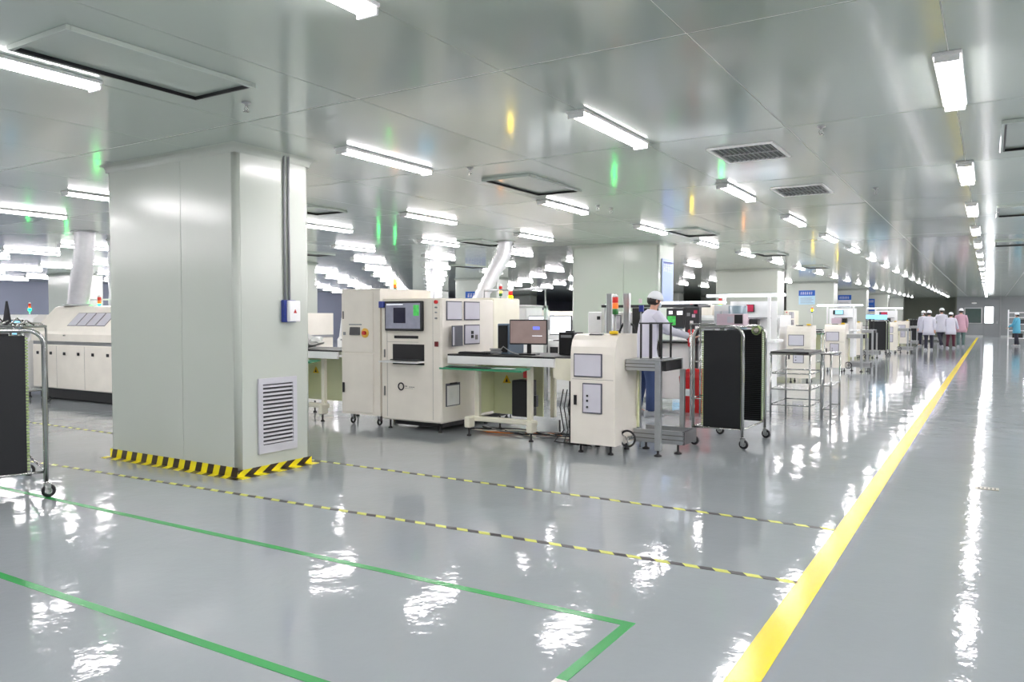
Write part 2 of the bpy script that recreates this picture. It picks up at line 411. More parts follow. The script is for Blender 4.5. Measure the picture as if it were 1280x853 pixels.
for dy in (-.025, .025):
    tag(M().cyl((-5.545, 5.0 + dy, 1.56), (-5.545, 5.0 + dy, H), .011, 8).build('conduit', grey_m), 'thin grey conduit down the first column, ' + ('left' if dy < 0 else 'right') + ' of the two', 'conduit')
g = 'hazard tape round the first column'
x0c, x1c, y0c, y1c = -7.49, -5.56, 4.44, 5.3
m = M().box(x0c - .05, x1c + .05, y0c - .085, y0c, 0, .002); m.box(x0c, x1c, y0c - .002, y0c - .0005, .002, .085)
tag(m.build('hazard_tape', haz_m), 'yellow and black hazard tape along the front foot of the first column', 'tape')
m = M().box(x1c, x1c + .1, y0c - .085, y1c + .02, 0, .002); m.box(x1c + .0005, x1c + .002, y0c, y1c, .002, .06)
tag(m.build('hazard_tape', haz2_m), 'yellow and black hazard tape along the right foot of the first column', 'tape')

# ---- floor markings
def strip(name, m, p0, p1, wd, label, cat='floor marking', z=.0015):
    p0 = Vector(p0 + (0,)); p1 = Vector(p1 + (0,)); d = (p1 - p0); L = d.length; o = M().box(0, L, -wd / 2, wd / 2, 0, z).build(name, m)
    o.location = p0; o.rotation_euler = (0, 0, math.atan2(d.y, d.x)); return tag(o, label, cat)
strip('floor_line', tyel_m, (-.79, 1.2), (-.71, 62), .125, 'wide yellow aisle line running to the far wall')
strip('floor_line', tyel_m, (3.2, 1.2), (3.2, 62), .12, 'yellow aisle line at the right edge of the aisle')
strip('floor_line', tgrn_m, (-9.0, 3.12), (-1.355, 3.24), .05, 'green floor line, the farther of the two long ones')
strip('floor_line', tgrn_m, (-8.0, 2.03), (-1.55, 2.1), .05, 'green floor line nearest the camera at lower left')
strip('floor_line', tgrn_m, (-1.38, 3.26), (-1.385, 2.6), .05, 'short green floor line at the right end of the rectangle', z=.002)
strip('floor_line', twht_m, (-1.385, 2.6), (-1.39, 1.6), .05, 'white floor line continuing the short green one')
strip('dashed_floor_tape', haz3_m, (-13, 3.66), (-.84, 4.22), .045, 'dashed black and yellow floor tape passing in front of the column')
strip('dashed_floor_tape', haz3_m, (-13, 5.33), (-.84, 5.41), .045, 'dashed black and yellow floor tape behind the column')
t = thing('floor_plate', 'small brass floor plate in the right aisle', 'plate', (0, 7.38, 0))
B('plate', drain_m, t, -.085, .085, -.055, .055, 0, .003, c=.001)
m = M()
for k in range(5): m.box(-.06 + .028 * k, -.048 + .028 * k, -.035, .035, .003, .004)
m.build('groove', dark_m, t)

# ================================================================ MACHINES
def foot(root, x, y, h=.1, r=.028):
    M().lathe([(r, 0), (r, .012), (.012, .025), (.012, h)], c=(x, y, 0), n=12).build('foot', black_m, root)
def feet(root, w_, d, h=.1, i=.08):
    for x in (i, w_ - i):
        for y in (i, d - i): foot(root, x, y, h)
def window_panel(root, x0, x1, z0, z1, y=0., marks=False, side=False):
    # framed pale inspection window on the front (or the right side)
    if side:
        X = y; f = B('window', frame_m, root, X, X + .012, x0, x1, z0, z1, c=.003); B('pane', lilac_m, f, X + .012, X + .016, x0 + .014, x1 - .014, z0 + .014, z1 - .014)
    else:
        f = B('window', frame_m, root, x0, x1, y - .012, y, z0, z1, c=.003); B('pane', lilac_m, f, x0 + .013, x1 - .013, y - .016, y - .012, z0 + .013, z1 - .013)
    return f
def tower(loc, label, lit, base=0.25, cols=None):
    t = thing('signal_tower', label, 'signal light', loc)
    M().cyl((0, 0, 0), (0, 0, base), .011, 8).build('pole', alu_m, t)
    cols = cols or [lens_g, lens_o, lens_r]; z = base
    for i, cm in enumerate(cols):
        if lit is not None and i == lit[0]: cm = lit[1]
        M().lathe([(.03, 0), (.032, .004), (.032, .055), (.03, .06)], c=(0, 0, z), n=12).build('lens', cm, t); z += .062
    M().lathe([(.03, 0), (.028, .015), (.01, .03)], c=(0, 0, z), n=12).build('cap', white_m, t)
    return t

def make_unloader(loc, label):
    w_, d, h = .5, .56, 1.23
    t = thing('board_unloader', label, 'machine', loc)
    prof = [(.0, .1), (0, 1.02), (.012, 1.1), (.04, 1.17), (.09, 1.215), (.15, h), (d, h), (d, .1)]
    M().prism(prof, 0, w_, 'x').build('body', cream_m, t)
    window_panel(t, .04, .36, .79, 1.03); f = window_panel(t, .14, .36, .42, .73)
    for k, (zz) in enumerate((.6, .55, .485)): M().cyl((.2, -.018, zz), (.2, -.024, zz), .012, 10).build('knob', black_m, f)
    plate(t, 'handle', black_m, .04, .072, .5, .6, t=.01); plate(t, 'seam', seam_m, .02, .48, .765, .768, t=.002)
    M().prism([(.085, 1.218), (.12, 1.224), (.12, 1.236), (.08, 1.226)], .17, .32, 'x').build('control_pad', dark_m, t)
    M().lathe([(.045, 0), (.045, .03), (.0, .035)], c=(.43, .12, h), n=14).build('yellow_base', yel_m, t)
    feet(t, w_, d); return t
def make_aoi(loc, label):
    w_, d, h = .95, 1.15, 1.63
    t = thing('inspection_machine', label, 'machine', loc)
    M().box(0, w_, 0, d, .12, h, c=.018).build('body', cream_m, t)
    B('rear_housing', cream2_m, t, .0, w_ - .02, d + .005, 1.85, .12, h + .03, c=.02)
    plate(t, 'seam', seam_m, .1, .6, 1.095, 1.098, t=.002); plate(t, 'seam', seam_m, .1, .103, .16, 1.6, t=.002); plate(t, 'seam', seam_m, .82, .822, .16, 1.6, t=.002)
    mo = B('monitor', black_m, t, .1, .69, -.05, -.001, 1.235, 1.6, c=.01)
    B('screen', scr_g, mo, .125, .665, -.053, -.05, 1.262, 1.575)
    B('screen_window', scr_n, mo, .25, .44, -.055, -.053, 1.33, 1.52); B('screen_window', scr_gr, mo, .565, .65, -.055, -.053, 1.42, 1.55)
    B('title_strip', scr_w, mo, .14, .4, -.055, -.053, 1.555, 1.562)
    plate(t, 'slot', black_m, .22, .6, 1.14, 1.175, t=.008, c=.003)
    k = B('drawer_recess', black_m, t, .2, .69, -.01, -.001, .87, 1.07)
    B('keyboard', dark_m, k, .23, .66, -.1, -.011, .873, .885, c=.003)
    M().prism([(0, .85), (-.16, .845), (-.165, .86), (0, .868)], .1, .69, 'x').build('drawer_tray', white_m, t)
    plate(t, 'slot', black_m, .2, .69, .82, .842, t=.01)
    plate(t, 'handle', seam_m, .055, .075, .9, 1.0, t=.015, c=.004); plate(t, 'handle', seam_m, .055, .075, .42, .54, t=.015, c=.004)
    lg = M().torus((.325, -.003, .545), .042, .009, 'y', 24, 5).build('logo_ring', black_m, t)
    for x, z, l_, s_ in ((.39, .55, .05, .014), (.45, .543, .09, .01), (.39, .525, .14, .004)):
        q = M()
        n = max(2, int(l_ / .018))
        for i in range(n): q.box(x + i * .018, x + i * .018 + .011, -.003, 0, z - s_ / 2, z + s_ / 2)
        q.build('lettering', seam_m, lg)
    for z, mm, r in ((1.585, red_m, .022), (1.52, grey_m, .01), (1.46, grey_m, .008), (1.39, grey_m, .01)):
        M().cyl((.88, 0, z), (.88, -.03, z), r, 12).build('push_button', mm, t)
    plate(t, 'power_switch', mat('dark_red_switch', (110, 20, 28), .4) if 'dark_red_switch' not in MATS else MATS['dark_red_switch'], .855, .905, 1.05, 1.11, t=.02, c=.004)
    B('camera_bracket', blue_m, t, .01, .09, -.06, -.001, 1.52, 1.6, c=.006)
    window_panel(t, .09, .41, 1.365, 1.6, w_, side=True); window_panel(t, .46, .8, 1.365, 1.6, w_, side=True)
    f = window_panel(t, .46, .8, 1.06, 1.31, w_, side=True)
    for dz in (.1, .15): B('switch', black_m, f, w_ + .016, w_ + .026, .6, .64, 1.06 + dz - .02, 1.06 + dz + .02)
    B('switch', seam_m, f, w_ + .016, w_ + .022, .69, .74, 1.12, 1.18)
    fo = M(); fo.prism([(w_ + .001, .42), (w_ + .013, .42), (w_ + .09, .1), (w_ + .078, .1)], 1.05, 1.3, 'z'); ff = fo.build('window', frame_m, t)
    m = M(); m.prism([(w_ + .012, .4), (w_ + .016, .4), (w_ + .088, .11), (w_ + .084, .11)], 1.065, 1.285, 'z'); m.build('pane', lilac_m, ff)
    B('plinth', black_m, t, .1, w_ - .1, .15, 1.7, .05, .12)
    feet(t, w_, d, .12); foot(t, .12, 1.7, .12); foot(t, .8, 1.7, .12)
    return t
def make_cabinet(loc, label):
    w_, d, h = .66, 1.05, 1.77
    t = thing('buffer_cabinet', label, 'machine', loc)
    M().prism([(0, .14), (0, h - .02), (.02, h), (d, h), (d, .14)], 0, w_, 'x').build('body', cream_m, t)
    plate(t, 'door', cream_m, .02, .55, .17, .93, t=.012, c=.004); plate(t, 'door', cream_m, .02, .55, .95, 1.73, t=.012, c=.004)
    M().prism([(-.012, 1.17), (-.03, 1.175), (-.02, 1.27), (-.012, 1.275)], .16, .33, 'x').build('touch_panel', dark_m, t)
    b = M().cyl((.42, -.012, 1.2), (.42, -.02, 1.2), .062, 18).build('button_plate', org_m if False else mat('button_yellow', (245, 196, 80), .4) if 'button_yellow' not in MATS else MATS['button_yellow'], t)
    M().cyl((.42, -.02, 1.2), (.42, -.05, 1.2), .026, 14).build('push_button', red_m, b)
    plate(t, 'handle', black_m, .025, .06, .42, .55, y=-.012, t=.014, c=.004); plate(t, 'handle', seam_m, .03, .05, 1.38, 1.48, y=-.012, t=.008)
    plate(t, 'lock', grey_m, .04, .08, 1.17, 1.21, y=-.012, t=.006); plate(t, 'label_plate', grey_m, .14, .36, 1.3, 1.315, y=-.012, t=.002)
    for x in (.1, w_ - .1):
        for y in (.1, d - .1):
            c = M().torus((x, y, .05), .035, .014, 'x', 14, 6).build('caster', black_m, t)
            B('fork', alu_m, c, x - .025, x + .025, y - .02, y + .02, .06, .14)
    return t
def make_bench(loc, w_, label, tint=True):
    t = thing('link_conveyor', label, 'conveyor', loc); d = .85
    B('rail', white_m, t, 0, w_, .0, .035, .85, .945, c=.004); B('rail', white_m, t, 0, w_, d - .035, d, .85, .945, c=.004)
    B('table_top', black_m, t, 0, w_, .0, d, .945, .965, c=.004)
    M().prism([(-.2, .795), (-.2, .815), (-.185, .815), (-.18, .805), (0, .83), (0, .82)], .03, w_ - .3, 'x').build('front_tray', greent_m, t)
    B('paper_sheet', white_m, t, w_ * .5, w_ * .68, -.15, -.03, .822, .827); B('dark_mat', black_m, t, .1, w_ * .48, -.17, -.02, .822, .828)
    for x in (.31, w_ - .42):
        M().box(x, x + .06, .12, .18, .2, .85, c=.006).build('leg', cream2_m, t)
        M().box(x, x + .06, d - .18, d - .12, .2, .85, c=.006).build('leg', cream2_m, t)
    m = M().box(.24, w_ - .3, .1, .17, .17, .23, c=.012); m.box(.24, .32, 0.0, .12, .1, .23, c=.012); m.box(w_ - .36, w_ - .28, 0.0, .12, .1, .23, c=.012)
    m.build('base_frame', cream2_m, t)
    for x in (.28, w_ - .32): foot(t, x, .05, .1); foot(t, x, d - .12, .17)
    if tint:
        bp = B('back_panel', acry_m, t, .3, w_ - .45, d - .3, d - .28, .22, .84)
        M().prism([(w_ * .3, .6), (w_ * .3 + .12, .6), (w_ * .3 + .06, .7)], d - .303, d - .305, 'y').build('warning_triangle', yel_m, bp)
        M().prism([(w_ * .3 + .04, .612), (w_ * .3 + .08, .612), (w_ * .3 + .06, .66)], d - .306, d - .308, 'y').build('warning_mark', black_m, bp)
        B('side_panel', acry_m, t, .3, .312, .2, d - .2, .25, .84)
    return t
def make_oven(loc, w_, label, h=1.6):
    t = thing('reflow_oven', label, 'machine', loc); d = 1.4
    M().box(0, w_, .02, d, .2, .94, c=.015).build('lower_body', cream_m, t)
    B('plinth', black_m, t, .05, w_ - .05, .12, d - .1, .02, .2)
    B('groove', grey_m, t, 0, w_, .035, d, .94, 1.0)
    M().prism([(0, 1.0), (0, 1.12), (.03, 1.17), (.42, h - .02), (.48, h), (d, h), (d, 1.0)], 0, w_, 'x').build('hood', cream_m, t)
    n = int(w_ / .42)
    for k in range(n):
        x = .15 + k * .42; plate(t, 'latch', black_m, x, x + .06, .77, .82, y=.02, t=.015, c=.004)
        if k % 2: plate(t, 'seam', seam_m, x + .2, x + .203, .22, .92, y=.02, t=.002)
    # window strips on the sloping hood
    nx = Vector((0, .39, h - 1.19)).normalized()
    for k in range(4):
        x = .94 + k * .28; q = []
        for u in (.12, .4):
            p = Vector((0, .03, 1.17)) + nx * (u if u < .3 else .42); nn = Vector((0, -nx.z, nx.y)) * .004
            q.append(p); 
        m = M(); a, b = q[0], q[1]; nn = Vector((0, -nx.z, nx.y)) * .005
        m.prism([(a.y, a.z), (b.y, b.z), (b.y + nn.y, b.z + nn.z), (a.y + nn.y, a.z + nn.z)], x, x + .26, 'x'); f = m.build('hood_window', frame_m, t)
        m = M(); a2 = a + nx * .012; b2 = b - nx * .012
        m.prism([(a2.y + nn.y, a2.z + nn.z), (b2.y + nn.y, b2.z + nn.z), (b2.y + 1.5 * nn.y, b2.z + 1.5 * nn.z), (a2.y + 1.5 * nn.y, a2.z + 1.5 * nn.z)], x + .012, x + .248, 'x'); m.build('pane', lilac_m, f)
    for x in (w_ * .3, w_ * .75): M().cyl((x, 0, 1.1), (x, -.03, 1.1), .012, 8).build('hood_lock', steel_m, t)
    return t
def make_printer(loc, w_, label):
    t = thing('placement_machine', label, 'machine', loc); d = 1.2; h = 1.45
    M().prism([(0, .12), (0, .95), (.05, 1.0), (.12, h - .06), (.2, h), (d, h), (d, .12)], 0, w_, 'x').build('body', white_m, t)
    M().prism([(.035, 1.08), (.082, 1.33), (.075, 1.335), (.027, 1.085)], .12, w_ - .2, 'x').build('hood_window', grey_m, t)
    M().box(.1, w_ - .15, -.012, 0, .2, .88, c=.005).build('door', white_m, t)
    mo = B('monitor', black_m, t, w_ - .42, w_ - .02, -.08, -.03, 1.08, 1.36, c=.008); B('screen', scr_c, mo, w_ - .4, w_ - .04, -.083, -.08, 1.1, 1.34)
    plate(t, 'button_strip', grey_m, .1, .45, .93, .96, t=.015)
    M().cyl((w_ - .5, -.02, 1.0), (w_ - .5, -.04, .99), .022, 12).build('emergency_button', red_m, t)
    feet(t, w_, d, .12); return t
def make_monitor(loc, rz, label, wd=.46, hh=.29, scr=scr_t, extra=True, st=.12):
    t = thing('computer_monitor', label, 'monitor', loc, rz)
    B('base', black_m, t, -.11, .11, -.08, .09, 0, .015, c=.004); B('stand', black_m, t, -.025, .025, .01, .03, .012, st + .1, c=.004)
    s = B('casing', black_m, t, -wd / 2, wd / 2, -.02, .015, st, st + hh, c=.006)
    B('screen', scr, s, -wd / 2 + .012, wd / 2 - .012, -.022, -.02, st + .015, st + hh - .013)
    if extra: B('screen_icon', scr_b, s, .06, .14, -.0235, -.022, st + hh * .6, st + hh * .72); B('screen_line', scr_w, s, .05, .17, -.0235, -.022, st + hh * .34, st + hh * .36)
    return t
def make_duct(p, r, label, n=46):
    t = thing('exhaust_duct', label, 'duct', p[0])
    P = [Vector(q) - Vector(p[0]) for q in p]; pts = []; rr = []
    for i in range(n * 2):
        u = i / (n * 2 - 1) * (len(P) - 1); k = min(int(u), len(P) - 2); f = u - k
        a = P[max(k - 1, 0)]; b = P[k]; c = P[k + 1]; d = P[min(k + 2, len(P) - 1)]
        q = .5 * ((2 * b) + (c - a) * f + (2 * a - 5 * b + 4 * c - d) * f * f + (3 * b - a - 3 * c + d) * f ** 3)
        pts.append(q); rr.append(r * (1.0 if i % 2 else .84))
    M().tube(pts, rr, 16).build('flexible_hose', chrome_m, t)
    M().lathe([(r * 1.25, -.012), (r * 1.25, 0), (r, 0)], c=tuple(P[-1] ), n=18).build('collar', alu_m, t)
    M().lathe([(r * 1.3, 0), (r * 1.3, .03), (r * 1.02, .04)], c=(0, 0, 0), n=18).build('collar', alu_m, t)
    return t
def caster(par, x, y, r=.05, ang=0.):
    c = M().torus((x + .015, y, r), r - .013, .015, 'y', 16, 6).build('caster', black_m, par)
    m = M().cyl((x, y, r * 2.1), (x, y, r * 2.6), .014, 8); m.box(x - .015, x + .03, y - .024, y - .018, r * .7, r * 2.1); m.box(x - .015, x + .03, y + .018, y + .024, r * .7, r * 2.1); m.box(x - .02, x + .03, y - .024, y + .024, r * 2.08, r * 2.2)
    m.build('fork', steel_m, c)
    M().cyl((x + .015, y - .017, r), (x + .015, y + .017, r), r * .5, 12).build('hub', alu_m, c)
def hoop(x0, x1, y, zb, zt, r=.11):
    pts = [(x0, y, zb), (x0, y, zt - r)]
    for k in range(1, 6): a = PI / 2 * k / 5; pts.append((x0 + r - r * math.cos(a), y, zt - r + r * math.sin(a)))
    for k in range(0, 6): a = PI / 2 * k / 5; pts.append((x1 - r + r * math.sin(a), y, zt - r + r * math.cos(a)))
    pts.append((x1, y, zb)); return pts
def make_trolley(loc, rz, label, w_=.54, L=.9, panels=True, mr=.03):
    t = thing('board_trolley', label, 'trolley', loc, rz)
    for y in (0, L): M().tube(hoop(0, w_, y, .125, 1.3), .018, 10).build('hoop', steel_m, t)
    for x in (0, w_): M().tube([(x, 0, .2), (x, L, .2)], .01, 8).build('side_rail', steel_m, t); M().tube([(x * .7 + .08, 0, 1.3), (x * .7 + .08, L, 1.3)], .009, 8).build('top_rail', steel_m, t)
    m = M()
    for y in (0, L): m.tube([(0, y, .2), (w_, y, .2)], .01, 8)
    m.build('cross_bar', steel_m, t)
    if panels:
        for y, sgn in ((.03, 1), (L - .05, -1)):
            p = B('slotted_panel', tray_m, t, .1, w_ - mr, y, y + .02, .2, 1.26, c=.004)
            m = M()
            for k in range(44):
                z = .22 + k * .0235
                m.box(.102, w_ - mr - .002, (y + .02) if sgn > 0 else y - .02, (y + .04) if sgn > 0 else y, z, z + .006)
            tag(m.build('slot_ribs', tray_m, p), kind='stuff')
            m = M()
            for k in range(44):
                z = .22 + k * .0235
                m.box(w_ - mr, w_ - mr + .018, y - .002, y + .03, z, z + .014); m.box(.082, .1, y - .002, y + .03, z, z + .014)
            tag(m.build('slot_edge', slot_m, p), kind='stuff')
        for z in (.6,): pass
    for x in (0, w_):
        for y in (0, L): caster(t, x, y)
    return t

# ---------------- line 1
L1 = 'first machine line'
un = make_unloader((-3.68, 7.1, 0), 'white board unloader with yellow knob at the aisle end of the nearest line')
ao = make_aoi((-6.52, 7.4, 0), 'large cream inspection machine with monitor and ring logo in the nearest line')
m = M().box(.95, .956, .08, .37, .32, .6); cb = m.build('clipboard', frame_m); cb.location = (-6.52, 7.4, 0)
tag(cb, 'clipboard hanging on the side of the cream inspection machine', 'clipboard')
B('paper', white_m, cb, .956, .958, .1, .35, .33, .57); B('clip', black_m, cb, .956, .965, .16, .3, .585, .605)
cabi = make_cabinet((-7.24, 7.45, 0), 'tall cream cabinet with orange button left of the inspection machine')
be = make_bench((-5.5, 7.42, 0), 1.45, 'cream conveyor bench with green tray right of the inspection machine')
be2 = make_bench((-8.75, 7.42, 0), 1.45, 'conveyor bench with green rail between the first column and tall cabinet')
ov = make_oven((-14.15, 7.0, 0), 3.6, 'long cream reflow oven with window strips at left behind trolley')
pm = make_printer((-16.6, 7.0, 0), 2.3, 'cream placement machine at far left edge beyond the oven')
make_cabinet((-10.2, 7.45, 0), 'cream cabinet hidden behind the first column')
# black upright box, hoses, red thing under bench
t = thing('pneumatic_box', 'black upright control box under the right end of the bench', 'control box', (-4.72, 7.62, .25))
B('case', black_m, t, 0, .22, 0, .2, 0, .42, c=.008); B('red_block', red_m, t, .14, .22, .02, .1, .45, .55, c=.006); M().tube([(.18, .05, .42), (.2, .03, .5), (.18, .05, .56)], .012, 6).build('hose', red_m, t)
B('bracket', dark_m, t, .22, .3, .05, .1, .12, .25)
# conveyor neck between bench and unloader
t = thing('conveyor_neck', 'ivory arched conveyor neck joining bench and white unloader', 'conveyor', (-4.08, 7.45, 0))
prof = [(0, .9), (0, .74), (.05, .72)] + [(.05 + .34 * math.sin(a), .72 - .06 * (1 - math.cos(a)) * 1.6) for a in [PI / 2 * k / 6 for k in range(1, 7)]] + [(.4, .6), (.4, .95), (.02, .95)]
M().prism(prof, 0, .05, 'y').build('arm_panel', cream2_m, t); M().prism(prof, .6, .65, 'y').build('arm_panel', cream2_m, t)
B('belt_bed', black_m, t, .0, .4, .05, .6, .93, .96)
for x in (.25, .36): M().cyl((x, 0, .85), (x, -.012, .85), .011, 8).build('bolt', black_m, t)
for x in (.12, .29): B('post', dark_m, t, x, x + .045, .15, .2, .0, .72, c=.004)
t = thing('cable_bundle', 'grey valve unit with black cables under the conveyor neck', 'cables', (-4.05, 7.5, 0))
B('valve_block', white_m, t, .02, .28, .18, .3, .1, .33, c=.01); B('valve', dark_m, t, .07, .2, .12, .18, .16, .26, c=.01)
for k in range(5):
    x = .02 + .05 * k; M().tube([(x, .1, .6), (x - .03, .08, .4), (x + .03, .06, .15), (x + .07 * (k % 3 - 1), .02, .02), (x + .2, 0, .012)], .007, 6).build('cable', black_m, t)
t = thing('floor_cables', 'tangled beige and black cables on the floor under the bench', 'cables', (-5.4, 7.9, 0))
for k in range(7):
    pts = [(.25 * i, .15 * math.sin(i * 1.3 + k), .015 + .012 * (k % 3)) for i in range(8)]
    M().tube(pts, .009, 6).build('cable', [cream_m, black_m, grey_m, org_m][k % 4], t)
# items on bench
make_monitor((-4.55, 7.72, .965), math.radians(12), 'computer monitor with brown-grey screen on the nearest bench')
t = thing('computer_case', 'blue-grey computer case on the bench left of the monitor', 'computer', (-5.0, 7.75, .965))
B('case', mat('blue_grey_case', (110, 130, 150), .4), t, 0, .16, 0, .35, 0, .36, c=.008); B('front_bezel', black_m, t, .015, .145, -.01, 0, .02, .34, c=.004)
t = thing('equipment_box', 'black equipment box behind the monitor on the bench', 'box', (-4.28, 7.95, .965))
B('case', black_m, t, 0, .2, 0, .25, 0, .26, c=.008); B('vent_strip', grey_m, t, .03, .17, -.004, 0, .2, .23); B('handle', dark_m, t, .05, .15, .08, .12, .26, .28)
t = thing('keyboard', 'black keyboard and cables on the left end of the bench', 'keyboard', (-5.4, 7.5, .965))
B('key_bed', black_m, t, 0, .42, 0, .14, 0, .02, c=.004)
m = M()
for i in range(14):
    for j in range(4): m.box(.012 + i * .029, .034 + i * .029, .012 + j * .031, .036 + j * .031, .02, .026)
tag(m.build('keys', dark_m, t), kind='stuff')
t = thing('cable_coil', 'grey coiled cable on the bench beside the computer case', 'cable', (-4.88, 7.53, .965))
for k in range(4): M().torus((0, .0, .02 + .016 * k), .06 + .01 * (k % 2), .006, 'z', 18, 5).build('loop', grey_m, t)
M().tube([(.05, 0, .05), (.12, -.03, .1), (.2, 0, .04), (.3, .02, .01)], .006, 6).build('lead', alu_m, t)
t = thing('plastic_bag', 'crumpled white plastic sheet on the bench right of the first column', 'bag', (-8.2, 7.6, .965))
bm = bmesh.new(); bmesh.ops.create_icosphere(bm, subdivisions=3, radius=1)
for v in bm.verts:
    n = math.sin(v.co.x * 7 + v.co.y * 5) * .12 + math.sin(v.co.z * 9 + v.co.y * 8) * .1
    v.co = Vector((v.co.x * .36 * (1 + n), v.co.y * .22 * (1 + n), max(0, (v.co.z * .5 + .5) * .2 * (1 + n) * (1.3 - v.co.x * .5))))
M().bm(bm).build('sheet', white_m, t)
# aluminium outfeed frame
t = thing('outfeed_frame', 'aluminium profile outfeed stand right of the nearest white unloader', 'stand', (-3.3, 7.33, 0))
def profile_bar(par, name, *a):
    o = B(name, alu_m, par, *a, c=.004)
    return o
out_f = t
o = profile_bar(t, 'top_beam', .13, .48, 0, .045, .86, .965); B('groove', seam_m, o, .13, .48, -.002, 0, .89, .9); B('groove', seam_m, o, .13, .48, -.002, 0, .925, .935)
profile_bar(t, 'top_beam', .13, .55, .5, .545, .86, .965); B('end_plate', black_m, t, .5, .55, .04, .5, .86, .955); B('top_plate', alu_m, t, .13, .55, 0, .545, .965, .972)
profile_bar(t, 'leg', .45, .51, -.005, .05, .06, .965); profile_bar(t, 'leg', .53, .58, .5, .55, .24, .86)
o = profile_bar(t, 'lower_beam', .13, .68, .22, .26, .1, .235); B('groove', seam_m, o, .13, .68, .217, .22, .14, .15); B('groove', seam_m, o, .13, .68, .217, .22, .185, .195)
profile_bar(t, 'lower_beam', .13, .68, .56, .6, .1, .235); B('end_plate', dark_m, t, .66, .685, .22, .6, .1, .235, c=.003)
foot(t, .48, .02, .07, .04); foot(t, .6, .27, .1, .04); foot(t, .2, .4, .1, .04)
B('green_sheet', acry_m, t, .13, .16, .3, .31, .24, .86); M().tube([(.13, .29, .35), (.15, .29, .8)], .006, 5).build('diagonal_rod', cream2_m, t)
hw = M().torus((0, 0, 0), .08, .011, 'y', 24, 8).build('rim', black_m); hr = thing('hand_wheel', 'black spoked hand wheel at the foot of the outfeed stand', 'wheel', (-3.12, 7.28, .165)); hw.parent = hr; whl = hr
for k in range(3): a = 2 * PI * k / 3 + .5; M().cyl((0, 0, 0), (.08 * math.cos(a), 0, .08 * math.sin(a)), .007, 6).build('spoke', steel_m, hr)
M().cyl((0, -.015, 0), (0, .17, 0), .018, 10).build('hub', steel_m, hr)
# posts and tower by the unloader
t = thing('profile_post', 'pair of tall aluminium profile posts behind the white unloader', 'post', (-3.55, 7.68, 0))
for x in (0, .2):
    o = profile_bar(t, 'upright', x, x + .07, 0, .045, 0, 1.66); B('groove', seam_m, o, x + .02, x + .024, -.002, 0, .1, 1.65); B('groove', seam_m, o, x + .046, x + .05, -.002, 0, .1, 1.65)
profile_bar(t, 'cross_bar', .0, .32, .045, .08, 1.1, 1.15)
tower((-3.36, 7.5, 1.23), 'signal tower with red, orange and green lenses on the white unloader', None, .2)
t = thing('blue_bracket', 'small blue and pink sensor bracket right of the signal tower', 'sensor', (-3.2, 7.75, 0))
B('block', blue_m, t, .0, .05, 0, .03, 1.46, 1.53, c=.004); M().cyl((.02, .015, 0), (.02, .015, 1.46), .01, 6).build('rod', alu_m, t); B('tip', ceram_m, t, .0, .03, 0, .02, 1.55, 1.6)
# magazine racks on outfeed
t = thing('magazine_holder', 'black slotted board magazine standing on the outfeed stand', 'magazine', (-3.05, 7.42, .972))
mag = t
for k, x in enumerate((0, .1, .22)):
    for yy in (0, .27): B('upright', black_m, t, x, x + (.03 if k == 1 else .018), yy, yy + .02, 0, .36, c=.003)
B('top_bar', dark_m, t, -.01, .25, .0, .02, .36, .375); B('base', alu_m, t, 0, .24, 0, .3, 0, .012); B('top_bar', dark_m, t, -.01, .25, .27, .29, .36, .375)
t = thing('roll_guard', 'black curved guard hoop behind the outfeed stand', 'guard', (-3.42, 7.75, .95))
M().tube([(0, 0, 0), (0, 0, .3), (.04, 0, .38), (.1, 0, .4), (.16, 0, .36), (.18, 0, .28), (.18, 0, 0)], .012, 8).build('hoop', black_m, t); B('red_band', maroon_m, t, .03, .15, -.01, .01, .2, .24); B('plate', white_m, t, .03, .15, -.005, .005, .02, .2)

# trolleys
tr1 = make_trolley((-2.76, 8.25, 0), math.radians(-1), 'stainless hoop trolley with black slotted panels right of the nearest line')
make_trolley((-6.40, 2.66, 0), math.radians(71), 'cropped hoop trolley with black slotted panel at left edge', L=1.05, mr=.12)
bpy.context.view_layer.update()
tr3 = make_trolley((-13.25, 6.25, 0), math.radians(90), 'empty hoop trolley standing in front of the reflow oven', panels=False)
t = thing('carton', 'pinkish white carton with black square on top of the hoop trolley', 'box', (-2.62, 8.62, 1.31))
B('box', ceram_m, t, 0, .3, 0, .2, 0, .13, c=.003); B('black_panel', black_m, t, .2, .29, -.004, 0, .02, .12); B('lilac_label', lilac_m, t, .12, .19, -.003, 0, .03, .1)
t = thing('tape_roll', 'yellow tape roll hanging on the back hoop of the trolley', 'tape roll', (-2.3, 9.1, 1.25))
M().torus((0, 0, 0), .045, .016, 'y', 18, 6).build('roll', slot_m, t); M().cyl((0, -.01, 0), (0, .01, 0), .028, 12).build('core', cream_m, t)
t = thing('tool_clutter', 'metal clips and tools lying on top of the left edge trolley', 'tools', (-7.3, 3.35, 1.3), math.radians(19))
B('tray', steel_m, t, 0, .5, 0, .25, .0, .02, c=.004); M().prism([(.2, .02), (.28, .02), (.24, .22)], .1, .12, 'y').build('blade', dark_m, t)
for k in range(5): M().tube([(.05 + .09 * k, .05, .02), (.08 + .09 * k, .1, .06 + .02 * (k % 2)), (.1 + .09 * k, .16, .02)], .008, 6).build('clip', steel_m, t)
t.location = (-7.1, 3.05, 1.315)
